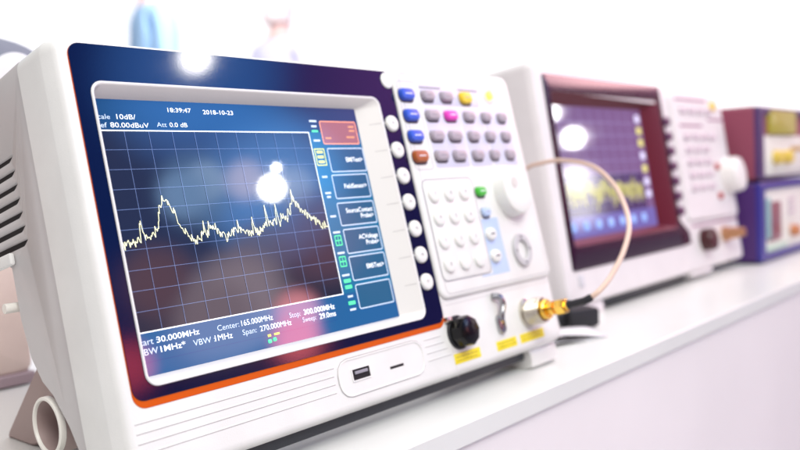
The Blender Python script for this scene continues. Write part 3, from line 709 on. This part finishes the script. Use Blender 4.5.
# ------------------------------------------------------------------ people far behind
def person(loc, rz, shirt, trousers, hair, skin, label, h=1.72, arms=0):
    k = h/1.72
    J = {'pel': (0, 0, .93), 'bel': (0, 0, 1.06), 'che': (0, -.01, 1.26), 'nb': (0, .0, 1.43), 'nk': (0, -.01, 1.50), 'hd': (0, -.02, 1.60), 'hd2': (0, -.02, 1.68)}
    R_ = {'pel': (.155, .115), 'bel': (.135, .10), 'che': (.165, .115), 'nb': (.09, .075), 'nk': (.055, .055), 'hd': (.078, .095), 'hd2': (.06, .07)}
    E_ = [('pel', 'bel'), ('bel', 'che'), ('che', 'nb'), ('nb', 'nk'), ('nk', 'hd'), ('hd', 'hd2')]
    for s_, t_ in ((1, 'r'), (-1, 'l')):
        J.update({'sh'+t_: (s_*.17, 0, 1.39), 'el'+t_: (s_*.22, .02, 1.12), 'wr'+t_: (s_*.20, -.10-.05*arms, .92+.1*arms), 'ha'+t_: (s_*.195, -.14-.05*arms, .86+.1*arms),
                  'hi'+t_: (s_*.09, 0, .86), 'kn'+t_: (s_*.10, -.02, .48), 'an'+t_: (s_*.105, .02, .09), 'to'+t_: (s_*.115, -.14, .04)})
        R_.update({'sh'+t_: (.062, .062), 'el'+t_: (.044, .044), 'wr'+t_: (.028, .028), 'ha'+t_: (.034, .02), 'hi'+t_: (.092, .092), 'kn'+t_: (.06, .06), 'an'+t_: (.042, .042), 'to'+t_: (.038, .03)})
        E_ += [('nb', 'sh'+t_), ('sh'+t_, 'el'+t_), ('el'+t_, 'wr'+t_), ('wr'+t_, 'ha'+t_), ('pel', 'hi'+t_), ('hi'+t_, 'kn'+t_), ('kn'+t_, 'an'+t_), ('an'+t_, 'to'+t_)]
        for f_ in range(4):
            nm = 'f%d%s' % (f_, t_); J[nm] = (s_*(.165+.018*f_), -.17-.05*arms, .80-.006*(f_ in (1, 2))+.1*arms); R_[nm] = (.009, .009); E_.append(('ha'+t_, nm))
        J['th'+t_] = (s_*.16, -.17-.05*arms, .85+.1*arms); R_['th'+t_] = (.010, .010); E_.append(('wr'+t_, 'th'+t_))
    names = list(J); me = bpy.data.meshes.new('person')
    me.from_pydata([Vector(J[n])*k for n in names], [(names.index(a), names.index(b)) for a, b in E_], [])
    o = bpy.data.objects.new('person', me); COL.objects.link(o)
    sk = o.modifiers.new('s', 'SKIN'); su = o.modifiers.new('u', 'SUBSURF'); su.levels = su.render_levels = 2
    for i, n in enumerate(names): me.skin_vertices[0].data[i].radius = tuple(r*k for r in R_[n])
    me.skin_vertices[0].data[0].use_root = True
    dg = bpy.context.evaluated_depsgraph_get(); m2 = bpy.data.meshes.new_from_object(o.evaluated_get(dg)); o.modifiers.clear(); o.data = m2
    m2.materials.clear()
    for q in (skin, shirt, trousers): m2.materials.append(q)
    for p in m2.polygons:
        z = p.center.z/k; x = abs(p.center.x)/k
        p.material_index = 0 if (z > 1.455 or (x > .14 and z < .98+.1*arms and z > .7)) else (1 if z > .93 else 2)
        p.use_smooth = True
    o.location = loc; o.rotation_euler = (0, 0, rz)
    tag(o, label, 'person', 'people far behind the counter')
    m = MB(); lp = []
    for i in range(9):
        t = i/8*math.pi*.55; lp.append([Vector((.088*math.sin(t+.05)*math.cos(a)*k, (-.005+.108*math.sin(t+.05)*math.sin(a))*k, (1.62+.115*math.cos(t)-(.05 if math.sin(a) > 0 else -.02)*math.sin(t))*k)) for a in [2*math.pi*j/24 for j in range(24)]])
    m.loops(lp); m.build('hair', hair, o, angle=80)
    for s_ in (-1, 1):
        m = MB(); m.loops([[Vector((s_*.03*k+r*math.cos(a)*k, (-.108-h_)*k, 1.61*k+r*.6*math.sin(a)*k)) for a in [2*math.pi*j/12 for j in range(12)]] for r, h_ in ((.011, 0), (.009, .004), (.003, .006))])
        m.build('eye', INK, o)
SK = mat('skin', (.85, .60, .56), .5)
person((2.08, 3.13, -.48), math.radians(75), mat('shirt_blue', (.42, .66, .95), .8), mat('trousers_dark', (.08, .09, .14), .8), mat('hair_brown', (.60, .42, .36), .7), SK,
       'person in a bright blue top standing far behind the counter at the left')
person((3.18, 3.5, -.48), math.radians(100), mat('shirt_lavender', (.80, .78, .95), .8), mat('trousers_dark', (.08, .09, .14), .8), mat('hair_fair', (.85, .74, .74), .7), SK,
       'person in a lavender top standing far behind the counter, right of the person in blue', arms=1)

# ------------------------------------------------------------------ ceiling spotlights that the screens reflect
def spot(p, d, dist, rad, es, label, col=(1, .98, .97)):
    d = Vector(d).normalized(); loc = Vector(p)*S+d*dist
    root = empty('ceiling_spotlight', loc, label=label, cat='spotlight', group='spotlights in front of the counter')
    root.rotation_euler = (-d).to_track_quat('-Z', 'Y').to_euler()
    ORG[0] = ORG[1] = 0
    def c(r, z): return [Vector((r*math.cos(2*math.pi*i/32), r*math.sin(2*math.pi*i/32), z)) for i in range(32)]
    m = MB(); m.loops([c(rad*.5, .14), c(rad*1.02, .12), c(rad*1.12, 0), c(rad*1.02, -.004), c(rad*1.0, .004)], True, False); m.build('housing', mat('lamp_housing', (.05, .05, .06), .5), root)
    m = MB(); m.loops([c(rad*.99, .003), c(rad*.6, .002)], True, True); 
    m.build('lens', mat('lamp_lens_%g' % es, (.8, .8, .8), .4, emit=col, es=es), root)
spot((62, 70, 198), (.5757, -.6645, .4765), 2.4, .046, 40, 'round white spotlight high in front of the counter, nearest its left end')
spot((102, 27, 133), (.6485, -.6874, .3271), 2.4, .040, 60, 'largest round white spotlight low in front of the counter')
spot((111, 29, 143), (.6535, -.6745, .3475), 2.4, .005, 420, 'smallest round white spotlight beside the largest one')
spot((523, 81, 165), (.8757, -.4532, .1664), 2.2, .034, 60, 'round spotlight facing the middle instrument')
spot((490, 85, 187), (.8626, -.4643, .2011), 2.2, .024, 60, 'round spotlight above the one facing the middle instrument')
